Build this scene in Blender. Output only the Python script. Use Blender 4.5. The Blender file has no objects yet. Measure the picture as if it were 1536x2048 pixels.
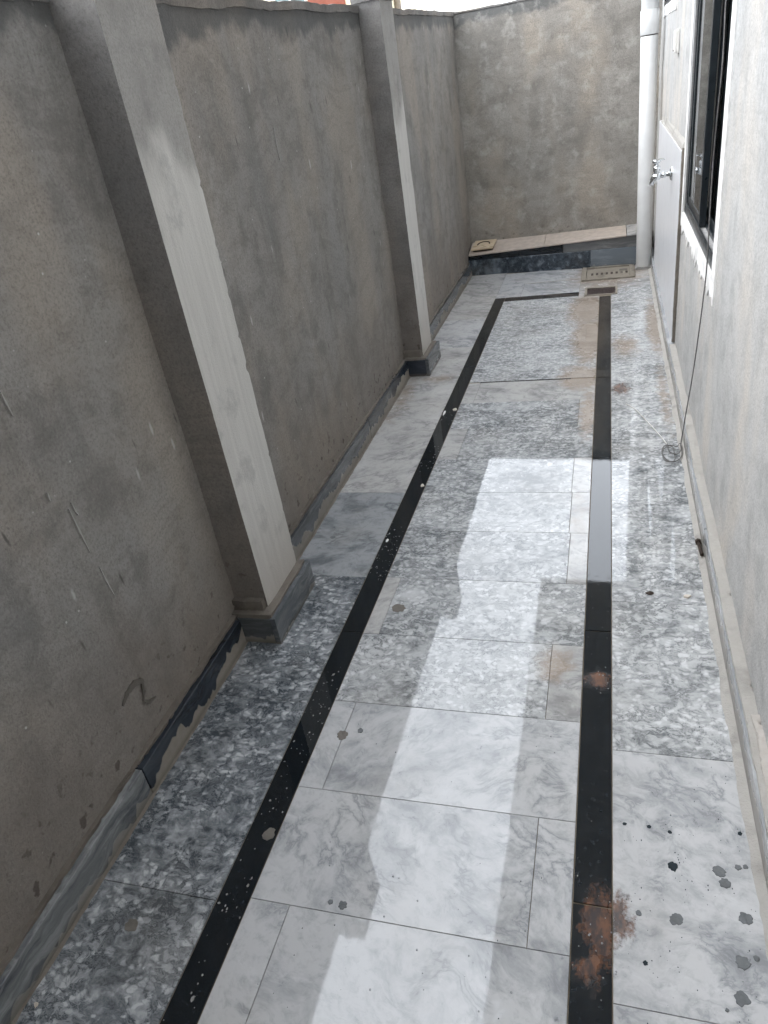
import bpy, bmesh, math, random
from mathutils import Vector, Matrix, noise
R = math.radians
random.seed(7)
sc = bpy.context.scene
col = sc.collection

# ------------------------------------------------------------------ camera
cam_d = bpy.data.cameras.new('camera'); cam = bpy.data.objects.new('camera', cam_d); col.objects.link(cam)
cam_d.sensor_fit = 'VERTICAL'; cam_d.sensor_height = 36; cam_d.sensor_width = 27
cam_d.lens = 1444.7 / 2048 * 36; cam_d.clip_start = .02; cam_d.clip_end = 3000
yaw, pitch, roll = R(-19.8325), R(-29.9565), R(-9.7091)
fw = Vector((math.sin(yaw)*math.cos(pitch), math.cos(yaw)*math.cos(pitch), math.sin(pitch)))
rt = Vector((math.cos(yaw), -math.sin(yaw), 0)); up = rt.cross(fw)
r2 = math.cos(roll)*rt + math.sin(roll)*up; u2 = -math.sin(roll)*rt + math.cos(roll)*up
M4 = Matrix((r2, u2, -fw)).transposed().to_4x4(); M4.translation = (0, 0, 1.5)
cam.matrix_world = M4
sc.camera = cam

# ------------------------------------------------------------------ sky, sun, exposure
SUN_EL, SUN_AZ = 50, 250          # azimuth clockwise from +y: from the left and a little behind
w = bpy.data.worlds.new('World'); sc.world = w; w.use_nodes = True
nt = w.node_tree; nt.nodes.clear()
sky = nt.nodes.new('ShaderNodeTexSky'); sky.sky_type = 'NISHITA'; sky.sun_disc = False
sky.sun_elevation = R(SUN_EL); sky.sun_rotation = R(SUN_AZ); sky.dust_density = 4; sky.ozone_density = 1
hs = nt.nodes.new('ShaderNodeHueSaturation'); hs.inputs['Saturation'].default_value = .16
bg = nt.nodes.new('ShaderNodeBackground'); bg.inputs[1].default_value = .15
ow = nt.nodes.new('ShaderNodeOutputWorld')
cl = nt.nodes.new('ShaderNodeMix'); cl.data_type = 'RGBA'; cl.inputs[0].default_value = .82      # even cloud cover over the clear sky
cl.inputs[7].default_value = (11.1, 11.8, 12.8, 1)
nt.links.new(sky.outputs[0], hs.inputs['Color']); nt.links.new(hs.outputs[0], cl.inputs[6]); nt.links.new(cl.outputs[2], bg.inputs[0]); nt.links.new(bg.outputs[0], ow.inputs[0])
sd = bpy.data.lights.new('sun', 'SUN'); sun = bpy.data.objects.new('sun', sd); col.objects.link(sun)
sd.energy = .5; sd.angle = R(40); sd.color = (1, .96, .9)
sdir = Vector((math.sin(R(SUN_AZ))*math.cos(R(SUN_EL)), math.cos(R(SUN_AZ))*math.cos(R(SUN_EL)), math.sin(R(SUN_EL))))
sun.rotation_euler = sdir.to_track_quat('Z', 'Y').to_euler(); sun.location = (-4, -2, 8)
sc.view_settings.view_transform = 'Standard'; sc.view_settings.look = 'None'
sc.view_settings.exposure = 1.64; sc.view_settings.gamma = 1
sc.render.engine = 'CYCLES'
sc.cycles.max_bounces = 6; sc.cycles.diffuse_bounces = 4; sc.cycles.glossy_bounces = 3; sc.cycles.transparent_max_bounces = 8
sc.cycles.use_denoising = True; sc.cycles.use_adaptive_sampling = True; sc.cycles.adaptive_threshold = .04

# ------------------------------------------------------------------ node helper
class NT:
    def __init__(s, name):
        s.m = bpy.data.materials.new(name); s.m.use_nodes = True; s.t = s.m.node_tree; s.t.nodes.clear()
        s.out = s.t.nodes.new('ShaderNodeOutputMaterial'); s._pos = None; s._rnd = None
    def n(s, typ, **kw):
        x = s.t.nodes.new('ShaderNode' + typ)
        for k, v in kw.items(): setattr(x, k, v)
        return x
    def put(s, sock, v):
        if isinstance(v, bpy.types.NodeSocket): s.t.links.new(v, sock)
        elif v is not None: sock.default_value = (*v, 1) if (isinstance(v, tuple) and len(v) == 3 and sock.type == 'RGBA') else v
    def pos(s):
        if s._pos is None: s._pos = s.n('NewGeometry').outputs['Position']
        return s._pos
    def rnd(s):
        if s._rnd is None: s._rnd = s.n('ObjectInfo').outputs['Random']
        return s._rnd
    def math(s, op, a, b=0., c=None, clamp=False):
        x = s.n('Math', operation=op, use_clamp=clamp); s.put(x.inputs[0], a); s.put(x.inputs[1], b)
        if c is not None: s.put(x.inputs[2], c)
        return x.outputs[0]
    def vec(s, op, a, b=(0, 0, 0)):
        x = s.n('VectorMath', operation=op); s.put(x.inputs[0], a)
        if op == 'SCALE': s.put(x.inputs[3], b)
        else: s.put(x.inputs[1], b)
        return x.outputs['Value'] if op in ('LENGTH', 'DISTANCE', 'DOT_PRODUCT') else x.outputs[0]
    def xyz(s, v):
        x = s.n('SeparateXYZ'); s.put(x.inputs[0], v); return x.outputs
    def comb(s, a, b, c):
        x = s.n('CombineXYZ'); s.put(x.inputs[0], a); s.put(x.inputs[1], b); s.put(x.inputs[2], c); return x.outputs[0]
    def noise(s, v, scale, detail=4, rough=.55, dist=0., color=False):
        x = s.n('TexNoise'); s.put(x.inputs['Vector'], v); x.inputs['Scale'].default_value = scale
        x.inputs['Detail'].default_value = detail; x.inputs['Roughness'].default_value = rough; x.inputs['Distortion'].default_value = dist
        return x.outputs['Color' if color else 0]
    def voro(s, v, scale, feature='F1', rand=1., out=0):
        x = s.n('TexVoronoi', feature=feature); s.put(x.inputs['Vector'], v); x.inputs['Scale'].default_value = scale
        x.inputs['Randomness'].default_value = rand
        if feature == 'SMOOTH_F1': x.inputs['Smoothness'].default_value = .35
        return x.outputs[out]
    def map(s, v, a, b, c=0., d=1., smooth=True):
        x = s.n('MapRange', interpolation_type='SMOOTHSTEP' if smooth else 'LINEAR')
        s.put(x.inputs[0], v); s.put(x.inputs[1], a); s.put(x.inputs[2], b); s.put(x.inputs[3], c); s.put(x.inputs[4], d)
        return x.outputs[0]
    def mix(s, f, a, b, mode='MIX'):
        x = s.n('Mix', data_type='RGBA', blend_type=mode); s.put(x.inputs[0], f); s.put(x.inputs[6], a); s.put(x.inputs[7], b); return x.outputs[2]
    def ramp(s, v, *stops):
        x = s.n('ValToRGB'); s.put(x.inputs[0], v); e = x.color_ramp.elements
        while len(e) < len(stops): e.new(.5)
        for i, (p, c) in enumerate(stops): e[i].position = p; e[i].color = (*c, 1)
        return x.outputs[0]
    def warp(s, v, scale, amt, detail=2):
        nz = s.noise(v, scale, detail, color=True)
        return s.vec('ADD', v, s.vec('SCALE', s.vec('SUBTRACT', nz, (.5, .5, .5)), amt))
    def bump(s, h, strength, dist, prev=None):
        x = s.n('Bump'); x.inputs['Strength'].default_value = strength; x.inputs['Distance'].default_value = dist
        s.put(x.inputs['Height'], h)
        if prev is not None: s.put(x.inputs['Normal'], prev)
        return x.outputs[0]
    def bsdf(s, color, rough=.8, spec=.5, normal=None, metal=0., **kw):
        x = s.n('BsdfPrincipled'); s.put(x.inputs['Base Color'], color); s.put(x.inputs['Roughness'], rough)
        s.put(x.inputs['Specular IOR Level'], spec); s.put(x.inputs['Metallic'], metal)
        if normal is not None: s.put(x.inputs['Normal'], normal)
        for k, v in kw.items(): s.put(x.inputs[k], v)
        s.t.links.new(x.outputs[0], s.out.inputs[0]); return s.m
    def offpos(s, amt=37.):
        return s.vec('ADD', s.pos(), s.comb(s.math('MULTIPLY', s.rnd(), amt), s.math('MULTIPLY', s.rnd(), -amt*1.7), s.math('MULTIPLY', s.rnd(), amt*.6)))

# ------------------------------------------------------------------ materials
# (x, y, rx, ry, weight): dried rust and clay on the paving
RUST = [(-.004, .865, .062, .12, 1.), (.034, .885, .045, .085, .9), (-.02, .785, .04, .08, .9), (-.016, 1.56, .055, .055, .95), (.065, 3.69, .075, .14, .95), (-.05, 5.58, .17, .15, .9)]
TAN = [(-.14, 1.61, .06, .09, .8), (-.13, 5.15, .15, .42, 1.), (-.11, 4.55, .12, .5, 1.), (-.14, 3.88, .13, .2, 1.), (-.09, 3.4, .05, .35, .8), (.1, 4.36, .10, .25, .7), (.28, 4.7, .06, .6, .9), (.0, 6.05, .34, .5, .8), (.27, 3.6, .04, .6, .6), (-1.1, 3.7, .08, .5, .5), (-.95, 3.95, .14, .12, .5), (-.1, 2.45, .05, .3, .4)]
def stains(N, lst):
    if not hasattr(N, 'cache'): N.cache = {'p': N.warp(N.pos(), 24, .075, 3)}
    key = id(lst)
    if key in N.cache: return N.cache[key]
    acc = None
    for x, y, rx, ry, wt in lst:
        d = N.vec('LENGTH', N.vec('MULTIPLY', N.vec('SUBTRACT', N.cache['p'], (x, y, 0)), (1/rx, 1/ry, 0)))
        m = N.map(d, .0, 1.25, wt, 0., False) if lst is RUST else N.map(d, .2, 1.5, wt, 0., False)
        acc = m if acc is None else N.math('MAXIMUM', acc, m)
    N.cache[key] = acc
    return acc
def stained(x0, x1, y0, y1):
    return any(x0 < x+rx*1.6+.06 and x1 > x-rx*1.6-.06 and y0 < y+ry*1.6+.06 and y1 > y-ry*1.6-.06 for x, y, rx, ry, w_ in RUST+TAN)
def add_stains(N, c, tan=.70):
    if not N.stain: return c
    grain = N.noise(N.pos(), 150, 3, .7)
    t = N.math('MULTIPLY', N.map(N.math('SUBTRACT', N.math('MULTIPLY', stains(N, TAN), 1.5), N.math('MULTIPLY', N.noise(N.pos(), 13, 4, .65), 1.1)), -.25, .55), N.map(grain, .34, .52, .6, 1.))
    c = N.mix(t, c, N.mix(tan, c, (.27, .195, .13)))
    r = stains(N, RUST)
    brk = N.math('ADD', N.math('MULTIPLY', grain, .9), N.math('MULTIPLY', N.noise(N.vec('MULTIPLY', N.pos(), (1., .35, 1.)), 70, 3), .7))
    r = N.map(N.math('SUBTRACT', N.math('MULTIPLY', r, 2.1), N.math('MULTIPLY', brk, 1.35)), -.25, .5)
    return N.mix(r, c, N.mix(.84, c, N.mix(N.map(N.noise(N.vec('MULTIPLY', N.pos(), (1., .5, 1.)), 40, 4, .7), .36, .64), (.026, .013, .011), (.17, .068, .028))))
def floor_gloss(N, base=.022):
    d = N.noise(N.pos(), 20, 3, .65)
    r = N.map(d, .58, .70, base, .22)
    if not N.stain: return r
    st = N.math('MAXIMUM', stains(N, RUST), stains(N, TAN))
    return N.math('ADD', r, N.math('MULTIPLY', st, .35), clamp=True)
def floor_bump(N):
    return N.bump(N.math('ADD', N.noise(N.pos(), 8, 1), N.math('MULTIPLY', N.noise(N.pos(), 95, 2, .7), .16)), .05, .003)

def breccia(name, lo, mid, hi, sc_=48, shift=.0, stain=False):
    """fine pale pebbles smeared through a streaky grey matrix"""
    N = NT(name); N.stain = stain; p = N.vec('MULTIPLY', N.offpos(), (1., 1.25, 1.))
    w1 = N.warp(p, 11, .06, 3)
    big = N.noise(p, 4.5, 4, .6, .4)
    base = N.noise(w1, 30, 7, .72, .3)
    w2 = N.warp(w1, 55, .016, 2)
    vn = N.n('TexVoronoi', feature='F1'); N.put(vn.inputs['Vector'], w2); vn.inputs['Scale'].default_value = sc_
    cr = N.xyz(vn.outputs['Color'])
    rad = N.map(cr[1], 0., 1., .35, .85, False)
    peb = N.math('MULTIPLY', N.map(vn.outputs['Distance'], N.math('MULTIPLY', rad, .3), rad, 1., 0.), N.map(cr[0], .25, .8))
    peb = N.math('MULTIPLY', peb, N.map(big, .32, .62, .5, 1.1))
    ln = N.map(N.math('ABSOLUTE', N.math('SUBTRACT', N.noise(w2, 30, 5, .66, .4), .5)), 0., .045, 1., 0.)   # dark threads round the pebbles
    ln = N.math('MULTIPLY', ln, N.map(N.noise(p, 9, 2), .38, .60))
    v = N.math('ADD', N.map(base, .28, .72, -.04, .70, False), N.math('MULTIPLY', peb, .52))
    v = N.math('SUBTRACT', v, N.math('MULTIPLY', ln, .30))
    v = N.math('ADD', v, N.map(big, .25, .75, -.2 + shift, .24 + shift, False), clamp=True)
    c = N.ramp(v, (.08, lo), (.42, mid), (.90, hi))
    pale = N.map(N.noise(w1, 3.4, 4, .6), .60, .72)                     # broad milky patches
    c = N.mix(N.math('MULTIPLY', pale, .55), c, hi)
    c = N.mix(N.map(N.noise(N.pos(), 2.6, 3), .45, .75, 0., .16), c, (.30, .27, .225))
    c = add_stains(N, c)
    return N.bsdf(c, floor_gloss(N), .5, floor_bump(N), **{'IOR': 1.54})
def veined(name, base, vein, deep, amt=1., floor=True, stain=False):
    """white marble: soft grey clouds with ragged edges, wisps and broken threads"""
    N = NT(name); N.stain = stain; p = N.offpos()
    pr = N.n('VectorRotate', rotation_type='Z_AXIS'); N.put(pr.inputs[0], p); N.put(pr.inputs['Angle'], N.math('ADD', N.math('MULTIPLY', N.rnd(), 1.2), -.5)); p = pr.outputs[0]
    w = N.warp(N.warp(p, 3.2, .14, 2), 13, .05, 3)
    q = N.vec('MULTIPLY', w, (.85, 1.5, 1.))
    cl = N.noise(q, 4.6, 7, .66, .2)
    cloud = N.map(cl, .47, .64)
    core = N.map(cl, .585, .68)
    rg = N.math('ABSOLUTE', N.math('SUBTRACT', N.noise(q, 6.5, 6, .62, .3), .5))
    gate = N.map(N.noise(p, 5.5, 3), .44, .60)
    wisp = N.math('MULTIPLY', N.map(rg, 0., .075, 1., 0.), gate)
    thread = N.math('MULTIPLY', N.map(rg, 0., .02, 1., 0.), gate)
    mott = N.noise(w, 34, 6, .72)
    white = N.map(N.noise(q, 9, 5, .65), .56, .70)
    c = N.mix(N.math('MULTIPLY', cloud, .72 * amt, clamp=True), base, vein)
    c = N.mix(N.math('MULTIPLY', white, .55), c, tuple(min(.70, x*1.16) for x in base))
    c = N.mix(N.math('MULTIPLY', core, .42 * amt, clamp=True), c, deep)
    c = N.mix(N.math('MULTIPLY', wisp, .62 * amt, clamp=True), c, vein)
    c = N.mix(N.math('MULTIPLY', thread, .32 * amt, clamp=True), c, deep)
    c = N.mix(N.map(mott, .46, .66, .0, .40), c, vein)
    c = N.mix(N.math('MULTIPLY', N.map(mott, .60, .72), N.map(cl, .45, .6, .15, .7)), c, deep)
    if floor:
        c = N.mix(N.map(N.noise(N.pos(), 3.2, 3), .45, .75, 0., .14), c, (.36, .32, .26))   # foot dirt
        c = add_stains(N, c)
        return N.bsdf(c, floor_gloss(N, .025), .5, floor_bump(N), **{'IOR': 1.54})
    return N.bsdf(c, .3, .5)

STAINED = {}
def both(fn, name, *args):
    m = fn(name, *args); STAINED[m.name] = fn(name + '_stained', *args, stain=True); return m
MB1 = both(breccia, 'breccia_marble', (.115, .126, .134), (.365, .375, .382), (.60, .61, .62), 56, .03)
MB2 = both(breccia, 'breccia_marble_dark', (.050, .061, .072), (.225, .24, .255), (.52, .535, .55), 50, .0)
MB3 = both(breccia, 'breccia_marble_pale', (.16, .171, .178), (.42, .43, .436), (.63, .64, .65), 54, .05)
MV1 = both(veined, 'white_veined_marble', (.535, .539, .546), (.30, .312, .326), (.13, .142, .156), 1.)
MV2 = both(veined, 'grey_veined_marble', (.33, .345, .36), (.15, .163, .178), (.065, .074, .086), 1.)
MV3 = both(veined, 'warm_veined_marble', (.50, .495, .485), (.30, .30, .30), (.12, .123, .128), 1.)

def m_black(name, stain=False):
    N = NT(name); N.stain = stain; p = N.pos()
    c = N.mix(N.map(N.noise(p, 70, 3, .7), .45, .75), (.005, .008, .011), (.014, .019, .025))
    c = N.mix(N.map(N.noise(p, 7, 4), .5, .8, 0., .25), c, (.022, .026, .031))       # dust film
    c = add_stains(N, c, .10)
    r = N.map(N.noise(p, 30, 3), .55, .75, .018, .12)
    if stain: r = N.math('ADD', r, N.math('MULTIPLY', stains(N, RUST), .4), clamp=True)
    return N.bsdf(c, r, .5, floor_bump(N), **{'IOR': 1.54})
BLACK = both(m_black, 'black_granite')

def m_grout(name, a, b, bs=.6):
    N = NT(name); p = N.pos()
    c = N.mix(N.noise(p, 40, 6, .7), a, b)
    c = N.mix(N.map(N.noise(p, 9, 3), .5, .7, 0., .5), c, tuple(x*.6 for x in a))
    return N.bsdf(c, .9, .2, N.bump(N.noise(p, 180, 5, .7), bs, .003))
GROUT = m_grout('joint_grout', (.16, .135, .10), (.31, .26, .2))
MORTAR = m_grout('pale_mortar', (.37, .352, .325), (.50, .482, .452), 1.)
CEMENT = m_grout('dry_cement', (.24, .235, .225), (.36, .35, .335), .8)
PINKM = m_grout('pinkish_mortar', (.42, .385, .35), (.58, .55, .515), .9)
BROWNM = m_grout('brown_mortar', (.13, .115, .098), (.24, .215, .185), 1.)
SPOT = m_grout('grey_cement_spot', (.085, .093, .098), (.24, .25, .255), .5)
SPOTD = m_grout('dark_paint_spot', (.012, .02, .025), (.04, .052, .06), .4)
SPOTB = m_grout('brown_cement_spot', (.13, .12, .105), (.22, .2, .18), .6)
MUD = m_grout('dark_mud', (.10, .09, .077), (.19, .175, .157), .6)
WHITEP = m_grout('white_wall_paint', (.80, .79, .77), (.88, .87, .855), .3)
CHIP = m_grout('plaster_chip', (.50, .44, .38), (.68, .63, .56), .6)

def plaster(name, a, b, axis, damp_top=None, streak=.5, specks=True, soil=.0, ztop=None, patches=None, cool=.7, dirt=1.):
    """hand-trowelled cement render; axis = the horizontal axis the wall runs along (0 = x, 1 = y)"""
    N = NT(name); p = N.pos(); X = N.xyz(p); hz = X[axis]; z = X[2]
    dk = lambda k: tuple(x*k for x in a)
    st = N.noise(N.comb(N.math('MULTIPLY', hz, 17.), N.math('MULTIPLY', z, 1.7), 0.), 1., 4, .65, .3)
    big = N.noise(p, 1.9, 4, .62)
    med = N.noise(p, 8, 4, .68)
    c = N.mix(N.map(big, .32, .68), a, b)
    c = N.mix(N.map(st, .35, .7, 0., streak), c, N.mix(.5, c, b))
    c = N.mix(N.map(st, .46, .30, 0., streak*.5*dirt), c, dk(.66))
    c = N.mix(N.map(med, .44, .68, .0, .52*dirt), c, dk(.62))
    tint = N.noise(N.vec('MULTIPLY', p, (1., 1., .5)), 2.7, 3)
    c = N.mix(N.map(tint, .47, .66, 0., .75), c, tuple(min(1, x*y) for x, y in zip(b, (1.10, 1.03, .95))))
    c = N.mix(N.map(tint, .50, .34, 0., cool), c, N.mix(.6, c, (a[0]*.80, a[0]*.86, a[0]*.90)))
    grain = N.noise(p, 130, 4, .85)
    c = N.mix(N.map(grain, .32, .56, .55, 0.), c, dk(.52))
    c = N.mix(N.map(grain, .58, .72, 0., .35), c, tuple(min(.75, x*1.35) for x in b))
    tr = N.noise(N.vec('MULTIPLY', N.warp(p, 2.2, .35, 1), (5., 5., 26.)), 1., 3, .6)
    c = N.mix(N.map(tr, .50, .66, 0., .22*dirt), c, dk(.6))                    # trowel sweeps
    if specks:
        def splash(vec, scale, w, chan, thr, r0, r1, amt, colr, c):
            vn = N.n('TexVoronoi', feature='F1'); N.put(vn.inputs['Vector'], vec); vn.inputs['Scale'].default_value = scale
            cell = N.xyz(vn.outputs['Color'])[chan]
            d = N.math('ADD', vn.outputs['Distance'], N.math('MULTIPLY', N.math('SUBTRACT', med, .5), w))
            return N.mix(N.math('MULTIPLY', N.map(d, r0, r1, amt, 0.), N.map(cell, thr, thr+.04)), c, colr)
        c = splash(N.comb(hz, N.math('MULTIPLY', z, .30), 0.), 11, .05, 0, .50, .035, .085, .6, (.56, .55, .53), c)
        c = splash(N.comb(N.math('ADD', hz, N.math('MULTIPLY', z, .12)), N.math('MULTIPLY', z, .2), 2.), 16, .06, 1, .42, .03, .09, .8, dk(.36), c)
        c = splash(p, 26, .0, 2, .80, .05, .1, .8, (.6, .59, .57), c)
    if damp_top is not None:
        wv = N.math('MULTIPLY', N.math('SUBTRACT', N.noise(N.comb(hz, N.math('MULTIPLY', z, .7), 0.), 5.5, 4, .6), .5), .22)
        rel = N.math('SUBTRACT', N.math('ADD', z, wv), N.math('ADD', N.math('MULTIPLY', hz, damp_top[1]), damp_top[0]))
        c = N.mix(N.map(rel, -.10, -.055, 0., .72), c, N.mix(med, (.055, .06, .064), (.13, .135, .135)))
    if soil:
        c = N.mix(N.math('MULTIPLY', N.map(N.math('ADD', z, N.math('MULTIPLY', big, .5)), .35, .95, 1., 0.), soil), c, N.mix(med, (.14, .112, .09), (.27, .225, .185)))
        sp = N.math('MULTIPLY', N.map(N.noise(p, 24, 3), .60, .68), N.map(z, .12, .45, .7, 0.))
        c = N.mix(sp, c, (.07, .055, .045))
    if patches == 'mottle':
        mm = N.noise(N.warp(p, 8, .05, 1), 9, 5, .7)
        c = N.mix(N.map(mm, .50, .68, 0., .42), c, (.48, .465, .43)); c = N.mix(N.map(mm, .30, .44, .4, 0.), c, (.22, .207, .188))
    if patches == 'slurry':                                 # brushed pale cement slurry that stops below the top
        t = N.math('ADD', z, N.math('MULTIPLY', N.math('SUBTRACT', N.noise(N.comb(N.math('MULTIPLY', hz, 7.), N.math('MULTIPLY', z, 4.), 0.), 1., 4), .5), .6))
        br = N.noise(N.comb(N.math('MULTIPLY', hz, 60.), N.math('MULTIPLY', z, 2.5), 5.), 1., 4, .65)
        pale = N.mix(N.map(br, .3, .75), (.62, .61, .58), (.54, .53, .505))
        pale = N.mix(N.map(med, .56, .70, 0., .55), pale, (.40, .397, .385))
        c = N.mix(N.map(t, 1.30, 1.52, 1., .25), c, pale)
        c = N.mix(N.map(z, .1, .5, .5, 0.), c, (.45, .405, .355))
    h = N.math('ADD', N.noise(N.vec('MULTIPLY', p, (6., 6., 2.)), 1., 2), N.math('MULTIPLY', N.noise(p, 190, 1), .16))
    return N.bsdf(c, .92, .15, N.bump(h, .8, .014))

PL_L = plaster('left_cement_render', (.25, .237, .221), (.33, .315, .297), 1, (1.735, .0275), .7, True, .45, None, None, .35)
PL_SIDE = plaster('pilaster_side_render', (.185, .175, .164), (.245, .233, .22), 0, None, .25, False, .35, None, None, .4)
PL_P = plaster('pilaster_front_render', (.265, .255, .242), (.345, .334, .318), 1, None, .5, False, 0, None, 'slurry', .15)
PL_F = plaster('far_cement_render', (.27, .252, .226), (.36, .338, .306), 0, (1.925, -.0), .2, False, .15, None, 'mottle', .2)
PL_R = plaster('house_cement_wash', (.465, .458, .446), (.55, .543, .53), 1, None, .5, False, 0, None, None, .2, .8)
PL_O = plaster('outer_render', (.33, .32, .30), (.4, .39, .37), 1, None, .3, False, 0)

def m_simple(name, c, rough=.5, metal=0., var=.15, bs=.1, nscale=60, spec=.5):
    N = NT(name); p = N.pos()
    cc = N.mix(N.map(N.noise(p, nscale, 4), .3, .7), c, tuple(x*(1-var) for x in c))
    return N.bsdf(cc, N.map(N.noise(p, nscale*.7, 3), .3, .7, rough*.85, min(1, rough*1.2)), spec, N.bump(N.noise(p, nscale*3, 3), bs, .001), metal)
PVC = m_simple('white_pvc', (.80, .805, .80), .38, 0, .08, .05, 12)
ALU = m_simple('dark_anodised_aluminium', (.012, .017, .021), .32, 0., .3, .05, 40)
DUSTY = m_simple('dusty_sill', (.42, .415, .41), .9, 0, .35, .4, 90)
CHROME = m_simple('chrome', (.75, .77, .78), .16, 1., .1, .02, 60)
PLASTIC = m_simple('white_plastic', (.82, .80, .76), .4, 0, .06, .03, 40)
RUBBER = m_simple('wire_insulation', (.17, .165, .16), .6, 0, .4, .2, 200)
IRON = m_simple('rusty_iron', (.06, .042, .032), .75, .3, .5, .6, 160)
STEELB = m_simple('brown_rusty_grating', (.045, .028, .024), .7, .1, .5, .6, 120)
BEIGE = m_simple('beige_ceramic', (.58, .47, .33), .3, 0, .12, .05, 14)
PINK = m_simple('pinkish_stone_slab', (.52, .445, .385), .5, 0, .2, .15, 22)
DRAINC = m_grout('cement_drain_cover', (.19, .168, .138), (.32, .288, .242), .7)
BACKSP = veined('tap_panel_marble', (.72, .725, .745), (.63, .635, .655), (.52, .53, .55), .6, False)
CONC = m_simple('slab_concrete', (.62, .615, .605), .9, 0, .15, .3, 8, .2)
ROOM = m_simple('room_paint', (.45, .44, .42), .9, 0, .05, .05, 5, .2)
CREAM = m_simple('cream_house_paint', (.78, .70, .52), .85, 0, .06, .05, 3, .2)
REDB = m_simple('red_brown_cladding', (.22, .07, .045), .7, 0, .2, .1, 8, .3)
GREENG = m_simple('green_glass', (.12, .2, .19), .1, 0, .1, .02, 5)
WOODP = m_simple('weathered_pole', (.2, .17, .14), .8, 0, .3, .2, 20)
def m_glass():
    N = NT('window_glass'); g = N.n('BsdfGlossy'); g.inputs['Roughness'].default_value = .015; g.inputs['Color'].default_value = (.9, .92, .93, 1)
    t = N.n('BsdfTransparent'); t.inputs['Color'].default_value = (.55, .58, .58, 1)
    f = N.n('Fresnel'); f.inputs[0].default_value = 2.1;          # reflective coated glass
    mx = N.n('MixShader')
    N.t.links.new(f.outputs[0], mx.inputs[0]); N.t.links.new(t.outputs[0], mx.inputs[1]); N.t.links.new(g.outputs[0], mx.inputs[2])
    N.t.links.new(mx.outputs[0], N.out.inputs[0]); return N.m
GLASS = m_glass()
def m_water():
    N = NT('water_drop'); return N.bsdf((.8, .82, .84), .02, .5, None, 0., **{'Transmission Weight': .7, 'IOR': 1.33})
WATER = m_water()
def m_skirt(name, dark, light, hz_axis, smear=.5, smear_h=.05, band=1.):
    """thin marble skirting: streaky stone with cement smeared over its lower part"""
    N = NT(name); p = N.offpos(); P = N.pos(); X = N.xyz(P); hz = X[hz_axis]; z = X[2]
    q = N.vec('MULTIPLY', N.warp(p, 9, .06, 3), (3, .8, 5.5) if hz_axis else (1.2, 3, 7))
    n1 = N.noise(q, 3.4 * band, 6, .65, .8)
    c = N.ramp(n1, (.30, dark), (.50, tuple((a+b)/2*.8 for a, b in zip(dark, light))), (.72, light))
    wv = N.noise(N.comb(N.math('MULTIPLY', hz, 17.), N.math('MULTIPLY', z, 6.), N.math('MULTIPLY', N.rnd(), 9.)), 1., 2, .5, .3)
    big = N.noise(N.comb(N.math('MULTIPLY', hz, 3.2), 0., N.math('MULTIPLY', N.rnd(), 9.)), 1., 2)
    lim = N.math('ADD', N.math('MULTIPLY', N.math('SUBTRACT', wv, .5), .11), N.math('MULTIPLY', N.math('SUBTRACT', big, .5), .12))
    m = N.map(N.math('SUBTRACT', z, N.math('ADD', lim, smear_h)), -.004, .003, smear, 0.)
    cem = N.mix(N.noise(P, 50, 4), (.24, .215, .18), (.36, .33, .29))
    c = N.mix(m, c, cem)
    c = N.mix(N.map(z, .0, .025, .6, 0.), c, (.13, .11, .085))
    return N.bsdf(c, N.math('ADD', .16, N.math('MULTIPLY', m, .6), clamp=True), .5, N.bump(N.math('ADD', m, N.noise(P, 80, 4)), .25, .002))
SK_NEAR = m_skirt('banded_grey_skirting', (.035, .045, .058), (.44, .455, .455), 1, .55, .02)
SK_DARK = m_skirt('navy_skirting', (.010, .014, .022), (.06, .075, .095), 1, .95, .045)
SK_GREY = m_skirt('blue_grey_skirting', (.035, .041, .047), (.15, .16, .168), 1, .75, .045)
SK_PIL = m_skirt('striped_blue_skirting', (.05, .06, .069), (.24, .255, .265), 1, .35, .012, 1.6)
SK_X = m_skirt('grey_return_skirting', (.06, .068, .072), (.15, .16, .165), 0, .7, .03)
SK_XD = m_skirt('dark_return_skirting', (.008, .012, .02), (.055, .07, .095), 0, .3, .0)
SK_R = m_skirt('pale_grey_skirting', (.26, .28, .30), (.52, .53, .54), 1, .6, .045)
RISER = breccia('dark_blue_riser_marble', (.010, .017, .026), (.06, .077, .096), (.20, .235, .27), 18, -.04)
RISER2 = m_skirt('pale_blue_riser_marble', (.15, .18, .21), (.24, .27, .30), 0, .3, .01, .6)
RISERB = m_skirt('black_riser_marble', (.006, .010, .014), (.018, .024, .03), 0, .0, .0)
RISERG = m_skirt('smeared_riser_marble', (.11, .113, .117), (.24, .24, .238), 0, .0, .0)

def m_ground():
    N = NT('bare_ground'); p = N.pos()
    return N.bsdf(N.mix(N.noise(p, .4, 6), (.20, .17, .13), (.30, .26, .2)), .95, .2, N.bump(N.noise(p, 6, 6), .5, .05))
GROUND = m_ground()

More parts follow.
